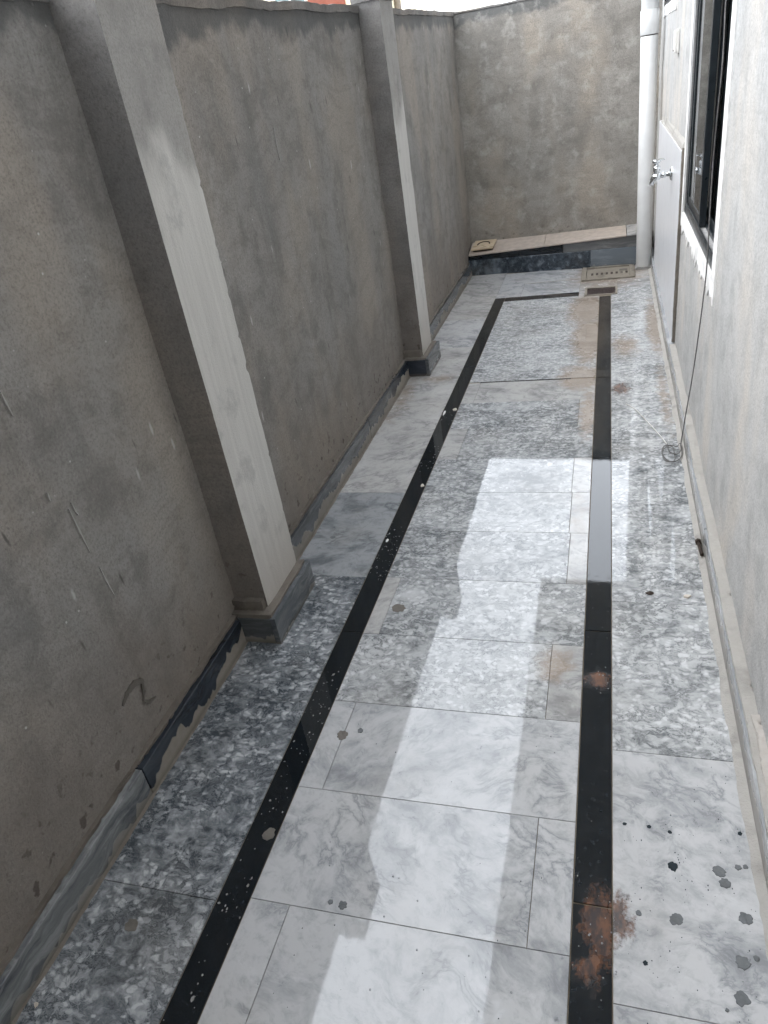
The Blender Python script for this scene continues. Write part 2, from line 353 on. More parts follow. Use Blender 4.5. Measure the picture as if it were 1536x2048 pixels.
# ------------------------------------------------------------------ mesh helpers
def link(name, me, mat, parent=None, smooth=False):
    o = bpy.data.objects.new(name, me); col.objects.link(o)
    if mat is not None and len(me.materials) == 0: me.materials.append(mat)
    if parent is not None: o.parent = parent
    if smooth: me.polygons.foreach_set('use_smooth', [True]*len(me.polygons))
    return o
def tag(o, label=None, cat=None, group=None, kind=None):
    for k, v in (('label', label), ('category', cat), ('group', group), ('kind', kind)):
        if v: o[k] = v
    return o
def empty(name, loc=(0, 0, 0)):
    o = bpy.data.objects.new(name, None); o.empty_display_size = .1; o.location = loc; col.objects.link(o); return o
def bm_box(bm, lo, hi):
    vs = [bm.verts.new((x, y, z)) for x in (lo[0], hi[0]) for y in (lo[1], hi[1]) for z in (lo[2], hi[2])]
    for f in ((0, 1, 3, 2), (4, 6, 7, 5), (0, 4, 5, 1), (2, 3, 7, 6), (0, 2, 6, 4), (1, 5, 7, 3)): bm.faces.new([vs[i] for i in f])
    return vs
def fin(bm, name, mat, parent=None, bevel=0., seg=1, smooth=False):
    bmesh.ops.recalc_face_normals(bm, faces=bm.faces)
    if bevel: bmesh.ops.bevel(bm, geom=list(bm.edges), offset=bevel, segments=seg, affect='EDGES', profile=.6)
    me = bpy.data.meshes.new(name); bm.to_mesh(me); bm.free()
    return link(name, me, mat, parent, smooth)
def box(name, lo, hi, mat, parent=None, bevel=.002, seg=1):
    bm = bmesh.new(); bm_box(bm, lo, hi); return fin(bm, name, mat, parent, bevel, seg)
def prism(name, base, top, mat, parent=None, bevel=0.):
    """solid from two equal rings of points"""
    bm = bmesh.new(); a = [bm.verts.new(p) for p in base]; b = [bm.verts.new(p) for p in top]; n = len(a)
    bm.faces.new(a); bm.faces.new(b)
    for i in range(n): bm.faces.new((a[i], a[(i+1) % n], b[(i+1) % n], b[i]))
    return fin(bm, name, mat, parent, bevel)
def tube_into(bm, pts, rad, n=10, cap=True):
    rings = []; pts = [Vector(p) for p in pts]
    ref = Vector((.31, .17, .93))
    for i, p in enumerate(pts):
        d = (pts[min(i+1, len(pts)-1)] - pts[max(i-1, 0)]).normalized()
        a = d.cross(ref)
        if a.length < .05: a = d.cross(Vector((1, 0, 0)))
        a.normalize(); b = d.cross(a); ref = -a.cross(d) if False else ref
        r = rad[i] if isinstance(rad, (list, tuple)) else rad
        rings.append([bm.verts.new(p + r*(math.cos(t)*a + math.sin(t)*b)) for t in (2*math.pi*k/n for k in range(n))])
    for A, B in zip(rings, rings[1:]):
        for k in range(n): bm.faces.new((A[k], A[(k+1) % n], B[(k+1) % n], B[k]))
    if cap: bm.faces.new(rings[0]); bm.faces.new(rings[-1])
def tube(name, pts, rad, mat, parent=None, n=10, smooth=True):
    bm = bmesh.new(); tube_into(bm, pts, rad, n); o = fin(bm, name, mat, parent, 0, 1, False)
    if smooth:
        for f in o.data.polygons: f.use_smooth = len(f.vertices) == 4
    return o
def grid_lines(a, b, cell, extra=()):
    s = sorted({round(v, 5) for v in [a, b, *[e for e in extra if a < e < b]]}); out = []
    for p, q in zip(s, s[1:]):
        k = max(1, round((q-p)/cell)); out += [p + (q-p)*i/k for i in range(k)]
    return out + [s[-1]]
def rough_box(name, lo, hi, mats, parent=None, cell=.03, amp=.003, edge=.004, fs=3.2, ztop=None, holes=(), skip=(), chip=.03):
    """box of fine grids with uneven faces and worn edges. mats: one material, or dict face -> material index with list.
    holes: rectangles (u0,u1,z0,z1) through the x faces. ztop(x,y): height of the top."""
    verts, faces, mi = [], [], []
    mlist, fmap = mats if isinstance(mats, tuple) else ([mats], {})
    def disp(p):
        x, y, z = p
        q = Vector((x*fs, y*fs, z*fs))
        n = Vector((noise.noise(q), noise.noise(q + Vector((17, 3, 5))), noise.noise(q + Vector((5, 29, 11)))))*amp
        n += Vector((noise.noise(q*5), noise.noise(q*5 + Vector((7, 3, 5))), noise.noise(q*5 + Vector((9, 2, 1)))))*amp*.35
        # worn edges: points near two faces of the box are pulled in
        d = [min(p[i]-lo[i], hi[i]-p[i]) for i in range(3)]
        near = sorted(range(3), key=lambda i: d[i])
        if edge and d[near[1]] < chip and d[near[0]] < 1e-6:
            k = (1 - d[near[1]]/chip)**2
            w_ = edge*k*(.12 + max(0., noise.noise(q*3.7))*.5 + max(0., noise.noise(q*27.3)-.28)*2.6)
            for i in near[:2]: n[i] += w_*(1 if p[i]-lo[i] < hi[i]-p[i] else -1)
        return n
    def face(ax, side):
        nm = '+-'[side == 0] + 'xyz'[ax]
        if nm in skip: return
        u, v = [i for i in range(3) if i != ax]
        ex_u = [h[0] for h in holes]+[h[1] for h in holes] if ax == 0 else ()
        ex_v = [h[2] for h in holes]+[h[3] for h in holes] if ax == 0 else ()
        U = grid_lines(lo[u], hi[u], cell, ex_u); V = grid_lines(lo[v], hi[v], cell, ex_v)
        base = len(verts)
        for a in U:
            for b in V:
                p = [0, 0, 0]; p[ax] = (lo, hi)[side][ax]; p[u] = a; p[v] = b
                q = Vector(p) + disp(p)
                if ztop and hi[2]-lo[2] > 0:
                    k = (p[2]-lo[2])/(hi[2]-lo[2]); q.z += k*(ztop(p[0], p[1]) - hi[2])
                verts.append(q)
        nv = len(V); flip = (side == 0) ^ (ax == 1)
        for i in range(len(U)-1):
            for j in range(len(V)-1):
                if ax == 0 and any(h[0]-1e-6 <= U[i] and U[i+1] <= h[1]+1e-6 and h[2]-1e-6 <= V[j] and V[j+1] <= h[3]+1e-6 for h in holes): continue
                f = (base+i*nv+j, base+(i+1)*nv+j, base+(i+1)*nv+j+1, base+i*nv+j+1)
                faces.append(f[::-1] if flip else f); mi.append(fmap.get(nm, 0))
    for ax in range(3):
        for side in (0, 1): face(ax, side)
    for h in holes:                                           # reveals of the openings
        y0, y1, z0, z1 = h
        for (A, B) in (((y0, z0), (y1, z0)), ((y1, z0), (y1, z1)), ((y1, z1), (y0, z1)), ((y0, z1), (y0, z0))):
            b = len(verts)
            k = max(1, round((abs(B[0]-A[0])+abs(B[1]-A[1]))/cell))
            for i in range(k+1):
                t = i/k; yy = A[0]+(B[0]-A[0])*t; zz = A[1]+(B[1]-A[1])*t
                for xx in (lo[0], hi[0]):
                    p = [xx, yy, zz]; verts.append(Vector(p)+disp(p))
            for i in range(k): faces.append((b+2*i, b+2*i+1, b+2*i+3, b+2*i+2)); mi.append(0)
    me = bpy.data.meshes.new(name); me.from_pydata(verts, [], faces)
    for m in mlist: me.materials.append(m)
    me.polygons.foreach_set('material_index', mi); me.update()
    return link(name, me, None, parent, True)

# ------------------------------------------------------------------ setting: ground and paved floor
g = box('ground', (-400, -400, -.6), (400, 600, -.12), GROUND, None, 0); tag(g, kind='structure')
fl = box('alley_floor', (-1.30, -3.2, -.119), (.40, 7.0, -.0035), GROUT, None, 0); tag(fl, kind='structure')
G = .0007          # half a joint
TILT = .0004
def tile(x0, x1, y0, y1, mat, name='floor_tile', tilt=TILT, lift=0., g=G):
    bm = bmesh.new()
    vs = bm_box(bm, (x0+g, y0+g, -.016), (x1-g, y1-g, 0))
    bmesh.ops.recalc_face_normals(bm, faces=bm.faces)
    bmesh.ops.bevel(bm, geom=[e for e in bm.edges if all(v.co.z > -.001 for v in e.verts)], offset=.0006, segments=1, affect='EDGES')
    cx, cy = (x0+x1)/2, (y0+y1)/2; ta, tb = random.uniform(-tilt, tilt), random.uniform(-tilt, tilt)
    for v in bm.verts: v.co.z += ta*(v.co.x-cx) + tb*(v.co.y-cy) + lift
    me = bpy.data.meshes.new(name); bm.to_mesh(me); bm.free()
    if stained(x0, x1, y0, y1): mat = STAINED.get(mat.name, mat)
    return link(name, me, mat, fl)
XL0, XL1, XS0, XS1, XC1, XR0, XR1 = -1.135, -.8305, -.8305, -.7525, -.0605, .0195, .304
# left column
ly = [-1.06, -.45, .165, .772, 1.376, 1.997, 2.611, 3.24, 3.88, 4.50, 5.11, 5.72, 6.40]
lm = [MB2, MB1, MB2, MB2, MB2, MV2, MV3, MV3, MV3, MV1, MV3, MV3]
lm[4] = MB2
for y0, y1, m in zip(ly, ly[1:], lm): tile(XL0, XL1, y0, y1, m)
# left border strip and the cross strip at the far end
for y0, y1 in zip((-1.0, .45, 1.697, 2.92, 4.13), (.45, 1.697, 2.92, 4.13, 5.612)): tile(XS0, XS1, y0, y1, BLACK, 'border_strip', .0006, 0., .0019)
tile(XS1, -.205, 5.505, 5.612, BLACK, 'border_strip', .0006, 0., .0019)
# centre field: rows of one long and one short piece
rows = [(-1.05, -.75), (-.75, -.44), (-.44, -.13), (-.13, .185), (.185, .488), (.488, .792), (.792, 1.093), (1.093, 1.396), (1.396, 1.694), (1.694, 2.0), (2.0, 2.312), (2.312, 2.611), (2.611, 2.92), (2.92, 3.25), (3.25, 3.57), (3.57, 3.857)]
split = [-.65, -.15, -.66, -.14, -.15, -.657, -.144, -.686, -.151, -.70, -.125, -.131, -.135, -.66, -.133, -.685]
cm = [MV1]*8 + [MB1, MB3, MB3, MB1, MB1, MB1, MB1, MV3]
cm[8] = MB3; cm[9] = MB3; cm[10] = MB1; cm[11] = MB3
for (y0, y1), s, m in zip(rows, split, cm):
    big_left = s > -.4
    small = MV1 if y0 < 1.3 else MV3
    tile(XS1, s, y0, y1, m if big_left else small)
    tile(s, XC1, y0, y1, small if big_left else m)
tile(-.69, -.19, 3.857, 3.873, BLACK, 'border_strip', .0004); tile(XS1, XC1, 3.873, 4.16, MB3); tile(XS1, XC1, 4.16, 4.47, MB3); tile(XS1, -.13, 4.47, 4.78, MB3); tile(-.13, XC1, 4.47, 4.78, MV3)
tile(XS1, XC1, 4.78, 5.10, MB3); tile(XS1, XC1, 5.10, 5.45, MB3); tile(XS1, -.205, 5.45, 5.505, MB3); tile(-.205, -.165, 5.45, 5.69, MV3); tile(-.165, XC1, 5.45, 5.475, MV3)
# right border strip and right column
for y0, y1 in zip((-1.0, -.3, .902, 1.767, 2.91, 3.863), (-.3, .902, 1.767, 2.91, 3.863, 5.45)): tile(XC1, XR0, y0, y1, BLACK, 'border_strip', .0006, 0., .0019)
ry = [-1.1, -.49, .118, .722, 1.315, 1.915, 2.524, 3.15, 3.77, 4.39, 5.02, 5.66, 5.90]
rm = [MV1, MV1, MV1, MV1, MB3, MB1, MB1, MB3, MB3, MB3, MB3, MV1]
for i, (y0, y1, m) in enumerate(zip(ry, ry[1:], rm)): tile(XR0 if i < 10 else .065 if i == 11 else XR0, XR1, y0, y1 if i != 10 else 5.66, m)
# far end
tile(XL1, -.64, 5.612, 6.0, MV1); tile(-.64, -.205, 5.612, 5.98, MV1); tile(XL1, -.205, 6.0, 6.36, MV1); tile(-.205, .065, 5.695, 5.895, MV3); tile(.20, XR1, 5.90, 6.36, MV3)

# mortar run between the paving and the house skirting: an uneven raised ribbon
def ribbon(name, pts_in, pts_out, z0, z1, mat, parent):
    bm = bmesh.new(); n = len(pts_in)
    a = [bm.verts.new((*p, z0)) for p in pts_in]; c = [bm.verts.new((*p, z1)) for p in pts_out]
    m = [bm.verts.new((p[0]*.5+q[0]*.5, p[1]*.5+q[1]*.5, (z0*.3+z1*.7)+noise.noise(Vector((p[0]*30, p[1]*30, 0)))*.002)) for p, q in zip(pts_in, pts_out)]
    for i in range(n-1):
        bm.faces.new((a[i], a[i+1], m[i+1], m[i])); bm.faces.new((m[i], m[i+1], c[i+1], c[i]))
    return fin(bm, name, mat, parent, 0, 1, True)
ys = [-1 + i*.02 for i in range(366)]
ribbon('mortar_line', [(.295 + noise.noise(Vector((0, y*7, 2)))*.008 + noise.noise(Vector((0, y*40, 5)))*.004, y) for y in ys], [(.322, y) for y in ys], -.001, .010, MORTAR, fl)
ribbon('mortar_line', [(-1.128 + noise.noise(Vector((3, y*9, 2)))*.006 + noise.noise(Vector((0, y*45, 7)))*.003, y) for y in ys], [(-1.14, y) for y in ys], -.001, .006, BROWNM, fl)

# cement and paint spots, raised a fraction of a millimetre
def spot(x, y, r, mat, name, z=.0011, asp=1.):
    bm = bmesh.new(); n = 30; ph = random.uniform(0, 9); lob = random.choice((7, 8, 9)); ro = random.uniform(0, 3)
    c = bm.verts.new((x, y, z+.0003)); ring = []; low = []
    for k in range(n):
        t = 2*math.pi*k/n
        rr = r*(1 + .06*math.sin(lob*t+ph) + random.uniform(-.07, .07) + .34*noise.noise(Vector((math.cos(t)*1.3+x*50, math.sin(t)*1.3+y*50, ph))))
        dx, dy = rr*math.cos(t)*asp, rr*math.sin(t)
        ring.append(bm.verts.new((x+dx*.93, y+dy*.93, z+.0002))); low.append(bm.verts.new((x+dx, y+dy, z-.001)))
    for k in range(n):
        bm.faces.new((c, ring[k], ring[(k+1) % n])); bm.faces.new((ring[k], low[k], low[(k+1) % n], ring[(k+1) % n]))
    return fin(bm, name, mat, fl)
SP = [(.046, 1.105, .0041), (.098, 1.106, .0045), (.141, 1.099, .004), (.285, 1.118, .0043), (.142, 1.016, .0094), (.233, 1.02, .0125), (.241, .995, .0107), (.27, 1.035, .0062), (.285, 1.039, .005), (.14, .902, .0128), (.270, .926, .0125), (.079, .805, .0046), (.252, .838, .0131), (.278, .85, .0056), (.242, .773, .013), (.215, .748, .0032), (.07, .902, .0057), (-.688, 1.27, .0154), (-.643, 1.294, .0077), (-.775, .949, .0156), (-.569, .814, .0056), (-.54, .811, .0094), (-.998, .686, .0155), (-.665, 1.829, .0215), (-.736, 2.084, .0163), (-1.044, 2.251, .0099)]
for i, (x, y, r) in enumerate(SP):
    m = SPOTD if i in (0, 1, 2, 3, 4, 11) else SPOTB if i in (17, 19, 22, 23) else SPOT
    spot(x, y, r*1.02, m, 'paint_spot' if m is SPOTD else 'cement_spot', .0011, .75 if i == 24 else 1.)
# fine splashes: far too many to count
bm = bmesh.new()
def fleck(bm, x, y, r, z=.0012):
    n = 6; a0 = random.uniform(0, 6); st = random.uniform(.6, 1.9)
    vs = [bm.verts.new((x + r*math.cos(a0+k)*random.uniform(.6, 1.2), y + r*st*math.sin(a0+k)*random.uniform(.6, 1.2), z)) for k in (i*2*math.pi/n for i in range(n))]
    bm.faces.new(vs)
for k in range(230):
    cy = random.choice((.55, .8, 1.02, 1.22, 1.36, 1.45, 2.05, 2.12, 2.2, 2.3, 2.85, 3.0, 3.4)); y = random.gauss(cy, .06)
    fleck(bm, random.uniform(-.826, -.757), y, abs(random.gauss(.0008, .0011))+.0005)
for k in range(60): fleck(bm, random.uniform(-.056, .015), random.uniform(.4, 5), random.uniform(.0006, .0014))
tag(fin(bm, 'pale_splashes', CEMENT, fl), kind='stuff')
bm = bmesh.new()
for k in range(170): fleck(bm, random.uniform(.03, .29), random.gauss(.95, .2), random.uniform(.0004, .0016))
for k in range(120): fleck(bm, random.uniform(-.7, -.1), random.uniform(.4, 3.2), random.uniform(.0005, .0013))
tag(fin(bm, 'dark_splashes', SPOTD, fl), kind='stuff')
bm = bmesh.new()
for k in range(46):
    x, y = (random.gauss(0, .025), random.gauss(.82, .05)) if k < 14 else (random.gauss(-.01, .02), random.gauss(1.57, .03)) if k < 22 else (random.uniform(-.7, -.08), random.uniform(.45, 1.35))
    bmesh.ops.create_uvsphere(bm, u_segments=8, v_segments=5, radius=random.uniform(.0013, .0026), matrix=Matrix.Translation((x, y, .0006)) @ Matrix.Diagonal((1, 1, .7, 1)))
tag(fin(bm, 'water_drops', WATER, fl, 0, 1, True), kind='stuff')

# ------------------------------------------------------------------ left boundary wall
WL = -1.165
def ztl(x, y): return 1.735 + .0275*y + .006*noise.noise(Vector((y*3, x*4, 0))) + .004*noise.noise(Vector((y*14, x*9, 3)))
lw = empty('boundary_wall', (-1.25, 1.8, -.12)); tag(lw, 'long grey-brown cement rendered wall with two projecting pilasters', 'wall', 'boundary walls of the alley')
def child(o, root):
    o.parent = root; o.matrix_parent_inverse = Matrix.Translation(root.location).inverted(); return o
def C(o): return child(o, lw)
C(rough_box('wall_body', (-1.40, -3.2, -.119), (WL, 6.72, 1.8), PL_L, None, .035, .004, .006, 2.6, ztl, (), ('-z',)))
# mortar capping, slightly proud of the render
def follow_top(o, dz):
    for v in o.data.vertices: v.co.z += ztl(v.co.x, v.co.y) + dz
    return C(o)
follow_top(rough_box('coping', (-1.42, -3.2, -.014), (WL+.007, 6.74, .016), PL_SIDE, None, .03, .004, .004, 4, None, (), (), .02), 0)
for (y0, y1, dz) in ((1.665, 1.925, .03), (4.06, 4.31, .035)):
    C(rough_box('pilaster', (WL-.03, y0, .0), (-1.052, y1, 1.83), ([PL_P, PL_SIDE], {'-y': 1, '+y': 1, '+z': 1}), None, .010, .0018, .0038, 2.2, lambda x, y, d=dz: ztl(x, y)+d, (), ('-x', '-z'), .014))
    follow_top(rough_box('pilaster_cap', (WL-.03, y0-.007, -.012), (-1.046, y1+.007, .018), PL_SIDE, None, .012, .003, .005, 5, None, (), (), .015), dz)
def skirting(lo, hi, mat): return C(box('skirting_tile', lo, hi, mat, None, .0015))
XF = -1.136
for y0, y1, m in ((-.85, -.22, SK_NEAR), (-.22, .40, SK_NEAR), (.40, 1.012, SK_NEAR), (1.012, 1.612, SK_DARK), (1.95, 2.55, SK_GREY), (2.55, 3.16, SK_GREY), (3.16, 3.60, SK_GREY), (3.60, 4.005, SK_DARK), (4.345, 4.95, SK_GREY), (4.95, 5.56, SK_GREY), (5.56, 6.42, SK_GREY)):
    j = random.uniform(-.002, .002)
    skirting((WL-.004, y0+.001, .0), (XF+j, y1-.001, .100+random.uniform(-.004, .004)), m)
for (y0, y1, ma, mb) in ((1.614, 1.945, SK_PIL, SK_X), (4.007, 4.342, SK_PIL, SK_XD)):
    skirting((-1.03, y0, .0), (-1.010, y1, .104), ma)
    skirting((XF-.012, y0+.002, .0), (-1.0302, y0+.020, .098), mb)
    skirting((XF-.012, y1-.020, .0), (-1.0302, y1-.002, .098), mb)
# rough mortar on top of the skirting and round the pilaster feet
C(rough_box('mortar_fillet', (WL-.006, -.9, .094), (XF-.013, 1.625, .107), BROWNM, None, .010, .005, .006, 9, None, (), ('-z', '-x'), .02))
C(rough_box('mortar_fillet', (WL-.006, 1.94, .094), (XF-.013, 4.02, .107), BROWNM, None, .010, .005, .006, 9, None, (), ('-z', '-x'), .02))
C(rough_box('mortar_fillet', (WL-.006, 4.33, .094), (XF-.013, 6.43, .107), BROWNM, None, .012, .006, .006, 9, None, (), ('-z', '-x'), .02))
for y0, y1 in ((1.622, 1.94), (4.015, 4.335)):
    C(rough_box('mortar_fillet', (WL-.006, y0, .085), (-1.024, y1, .112), BROWNM, None, .008, .004, .007, 9, None, (), ('-z', '-x'), .02))
    C(rough_box('mortar_patch', (WL-.004, y0+.022, .10), (-1.058, y0+.05, .150), BROWNM, None, .008, .004, .008, 12, None, (), ('-z', '-x'), .03))
# hook-shaped smear of mud on the render
def stroke(name, pts, wds, x, mat):
    bm = bmesh.new(); L = []; Rr = []
    P = []
    for (a, b), (c, d) in zip(zip(pts, wds), zip(pts[1:], wds[1:])):
        for i in range(5): t = i/5; P.append((a[0]+(c[0]-a[0])*t, a[1]+(c[1]-a[1])*t, b+(d-b)*t))
    P.append((*pts[-1], wds[-1]))
    for i, (y, z, w_) in enumerate(P):
        p, q = P[max(0, i-1)], P[min(len(P)-1, i+1)]; t = Vector((q[0]-p[0], q[1]-p[1])).normalized(); nn = Vector((-t.y, t.x))
        w1 = w_*(1+.5*noise.noise(Vector((i*.9, 2, 0)))); w2 = w_*(1+.5*noise.noise(Vector((i*.9, 7, 0))))
        L.append(bm.verts.new((x, y+nn.x*w1, z+nn.y*w1))); Rr.append(bm.verts.new((x, y-nn.x*w2, z-nn.y*w2)))
    for i in range(len(L)-1): bm.faces.new((L[i], L[i+1], Rr[i+1], Rr[i]))
    r = bmesh.ops.extrude_face_region(bm, geom=list(bm.faces))
    for v in r['geom']:
        if isinstance(v, bmesh.types.BMVert): v.co.x -= .008
    return fin(bm, name, mat)
C(stroke('mud_smear', [(1.063, .268), (1.091, .282), (1.127, .283), (1.155, .266), (1.146, .243), (1.134, .215), (1.150, .193), (1.178, .185)], [.003, .007, .009, .007, .003, .003, .005, .001], WL+.0045, MUD))

SCRATCH = [[(1.108, 1.099), (1.11, 1.071), (1.113, 1.041)], [(1.115, 0.859), (1.114, 0.85), (1.113, 0.839)], [(1.153, 0.795), (1.157, 0.732), (1.161, 0.67)], [(1.167, 0.803), (1.169, 0.779), (1.173, 0.766)], [(1.17, 0.62), (1.174, 0.577), (1.179, 0.53)], [(2.753, 1.441), (2.748, 1.384), (2.749, 1.334)]]
WHITEP2 = m_grout('lime_streak', (.33, .322, .308), (.42, .41, .395), .3)
# thin pale lime runs down the render
for pts in SCRATCH:
    C(stroke('lime_run', pts, [.0006, .0022, .0008], WL+.0045, WHITEP2))

# ------------------------------------------------------------------ far boundary wall and the step below it
fwl = empty('boundary_wall', (-.4, 6.8, -.12)); tag(fwl, 'short mottled grey cement wall closing the end of the alley', 'wall', 'boundary walls of the alley')
def CF(o): return child(o, fwl)
fb = rough_box('wall_body', (-1.40, 6.68, -.119), (.60, 6.90, 1.915), PL_F, None, .03, .005, .006, 2.2, lambda x, y: 1.915+.006*noise.noise(Vector((x*4, y, 1))), (), ('-z',))
for v in fb.data.vertices: v.co.y -= .045*(v.co.x+1.17)
CF(fb)
fc = rough_box('coping', (-1.40, 6.672, 1.915), (.60, 6.91, 1.93), PL_SIDE, None, .03, .004, .005, 5, lambda x, y: 1.93+.01*noise.noise(Vector((x*5, y, 1))), (), ('-z',), .02)
for v in fc.data.vertices: v.co.y -= .045*(v.co.x+1.17)
CF(fc)
stp = empty('step', (-.45, 6.4, 0)); tag(stp, 'low marble-faced step with pinkish slabs along the foot of the end wall', 'step')
def CS(o): return child(o, stp)
def yr(x): return 6.425 - .105*(x+1.16)
def yb(x): return 6.70 - .045*(x+1.17)
def zt_f(x): return .172 + .052*(x+1.16)          # top of the black band along its front edge
def zb(x): return .125 + .012*(x+1.16)
def seg_block(name, x0, x1, z0f, z1f, dy, mat, bevel=.0015):
    base = [(x0, yr(x0)+dy, z0f(x0)), (x1, yr(x1)+dy, z0f(x1)), (x1, yb(x1)-.01, z0f(x1)), (x0, yb(x0)-.01, z0f(x0))]
    top = [(x0, yr(x0)+dy, z1f(x0)), (x1, yr(x1)+dy, z1f(x1)), (x1, yb(x1)-.01, z1f(x1)), (x0, yb(x0)-.01, z1f(x0))]
    return CS(prism(name, base, top, mat, None, bevel))
for x0, x1, m in ((-1.16, -.70, RISER), (-.699, -.14, RISER), (-.139, .30, RISER2)): seg_block('riser_tile', x0, x1, lambda x: -.003, zb, 0, m)
for x0, x1, m in ((-1.16, -.36, RISERB), (-.359, .30, RISERG)): seg_block('upper_riser', x0, x1, lambda x: zb(x)+.0005, lambda x: zt_f(x)-.012, .012, m)
def slab(x0, x1, mat):
    f0 = -.004; th = .012
    def zz(x, back): return (zt_f(x) if not back else .225+.02*(x+1.16))
    bot = [(x0, yr(x0)+f0, zz(x0, 0)-th), (x1, yr(x1)+f0, zz(x1, 0)-th), (x1, yb(x1)-.004, zz(x1, 1)-th), (x0, yb(x0)-.004, zz(x0, 1)-th)]
    return CS(prism('tread_slab', bot, [(a, b, c+th) for a, b, c in bot], mat, None, .0015))
slab(-1.155, -.513, PINK); slab(-.510, .135, PINK); slab(.140, .30, MV3)
CS(rough_box('mortar_bed', (-1.16, 6.58, .10), (.30, 6.64, .19), CEMENT, None, .02, .004, .004, 6))
# loose square cover with a raised ring, lying on the step
def zz_t(x, y): t = (y-yr(x))/(yb(x)-yr(x)); return zt_f(x)*(1-t) + (.225+.02*(x+1.16))*t
cv = empty('drain_cover', (-1.03, 6.53, zz_t(-1.03, 6.53))); tag(cv, 'small square beige tile cover with curved slot lying on the pinkish step', 'drain cover')
corn = [(-1.135, 6.455), (-.945, 6.435), (-.93, 6.615), (-1.12, 6.635)]
bot = [(x, y, zz_t(x, y)+.016) for x, y in corn]; topc = [(x, y, z+.014) for x, y, z in bot]
child(prism('cover_plate', bot, topc, BEIGE, None, .002), cv)
def cz(x, y): return zz_t(x, y)+.0315
arc = [(-1.035+.052*math.cos(a), 6.535+.05*math.sin(a), 0) for a in (R(t) for t in range(-10, 200, 14))]
child(tube('curved_slot', [(x, y, cz(x, y)-.001) for x, y, _ in arc], .0055, IRON, None, 6), cv)
arc = [(-1.035+.068*math.cos(a), 6.535+.07*math.sin(a), 0) for a in (R(t) for t in range(0, 361, 20))]
child(tube('raised_ring', [(x, y, cz(x, y)-.003) for x, y, _ in arc], .0035, BEIGE, None, 6), cv)
child(rough_box('foot', (-1.12, 6.47, zz_t(-1.03, 6.47)-.004), (-.95, 6.6, zz_t(-1.03, 6.47)+.017), IRON, None, .05, .0, .0), cv)  # dark block put in as the shadow gap under the raised plate

# drains in the floor
dr = empty('floor_drain', (0, 6.1, 0)); tag(dr, 'pale cement drain cover with a row of slots beside the white downpipe', 'drain')
bm = bmesh.new()
bm_box(bm, (-.20, 5.915, -.012), (.195, 6.36, -.001))
child(fin(bm, 'drain_cover_plate', DRAINC, None, .002), dr)
for x0, x1, y0, y1 in ((-.20, .195, 5.905, 5.935), (-.20, .195, 6.275, 6.305), (-.20, -.165, 5.936, 6.274), (.16, .195, 5.936, 6.274)):
    child(rough_box('drain_rim', (x0, y0, -.003), (x1, y1, .010), DRAINC, None, .015, .002, .003, 12), dr)
for i in range(8):
    x = -.13+i*.037
    child(box('drain_slot', (x, 6.07, -.004), (x+.017, 6.13, .0004), IRON if i != 6 else MUD, None, .0008), dr)
child(box('drain_hole', (.085, 6.15, -.004), (.145, 6.205, .0008), MUD, None, .001), dr)
d2 = empty('floor_drain', (-.05, 5.58, 0)); tag(d2, 'brown rusty sunken drain grate where the black border strip ends', 'drain')
child(box('grate_plate', (-.15, 5.495, -.0035), (.055, 5.665, .0006), STEELB, None, .0008), d2)
for x0, x1, y0, y1 in ((-.165, .065, 5.478, 5.496), (-.165, .065, 5.668, 5.692), (-.165, -.148, 5.497, 5.667), (.050, .065, 5.497, 5.667)):
    child(rough_box('grate_rim', (x0, y0, -.003), (x1, y1, .006), DRAINC, None, .012, .002, .002, 14), d2)
for i in range(7): child(box('grate_bar', (-.14+i*.027, 5.50, .0), (-.131+i*.027, 5.66, .004), STEELB, None, .001), d2)

# ------------------------------------------------------------------ house on the right
HX = .352
hs_ = empty('house', (.6, 2.0, -.12)); tag(hs_, 'pale cement washed house wall with dark sliding window beside the alley', 'house')
def CH(o): return child(o, hs_)
WY0, WY1, WZ0, WZ1 = 2.80, 4.055, .765, 2.05        # sliding window
VY0, VY1, VZ0, VZ1 = 5.20, 6.28, 1.70, 2.25         # small high window
CH(rough_box('wall', (HX, -3.2, -.119), (HX+.22, 6.62, 3.0), PL_R, None, .035, .0035, .0, 2.6, None, ((WY0, WY1, WZ0, WZ1), (VY0, VY1, VZ0, VZ1)), ('-z', '+z')))
CH(box('overhang_slab', (-.63, -3.2, 3.001), (HX+4, 6.08, 3.15), CONC, None, .004))
CH(box('added_shade_slab', (-1.6, -3.2, 3.001), (-.631, .42, 3.15), CONC, None, .004))  # unseen slab, added to shade the near end of the alley
CH(box('added_closing_wall', (-1.40, -3.45, -.119), (HX+.22, -3.21, 3.0), PL_O, None, .004))  # unseen wall, added to close the alley behind the camera and darken it
CH(box('added_upper_wall', (HX, -3.2, 3.151), (HX+.22, 6.08, 6.1), PL_O, None, .004))  # unseen upper storey, added to block sky light from the right
CH(box('added_upper_wall', (HX, 6.081, 3.001), (HX+.22, 9.5, 6.1), PL_O, None, .004))  # same added sky-blocking storey, carried on past the slab end
CH(box('rear_wall', (HX+.221, 6.62, -.119), (HX+4, 6.84, 3.0), PL_O, None, .004))
CH(box('roof_slab', (HX-.05, -3.3, 6.101), (HX+4, 9.6, 6.25), CONC, None, .004))
CH(box('room_floor', (HX+.221, -3.2, -.119), (HX+4, 6.619, .02), ROOM, None, .0))
CH(box('room_wall', (HX+2.5, -3.2, .021), (HX+2.6, 6.619, 2.99), ROOM, None, .0))
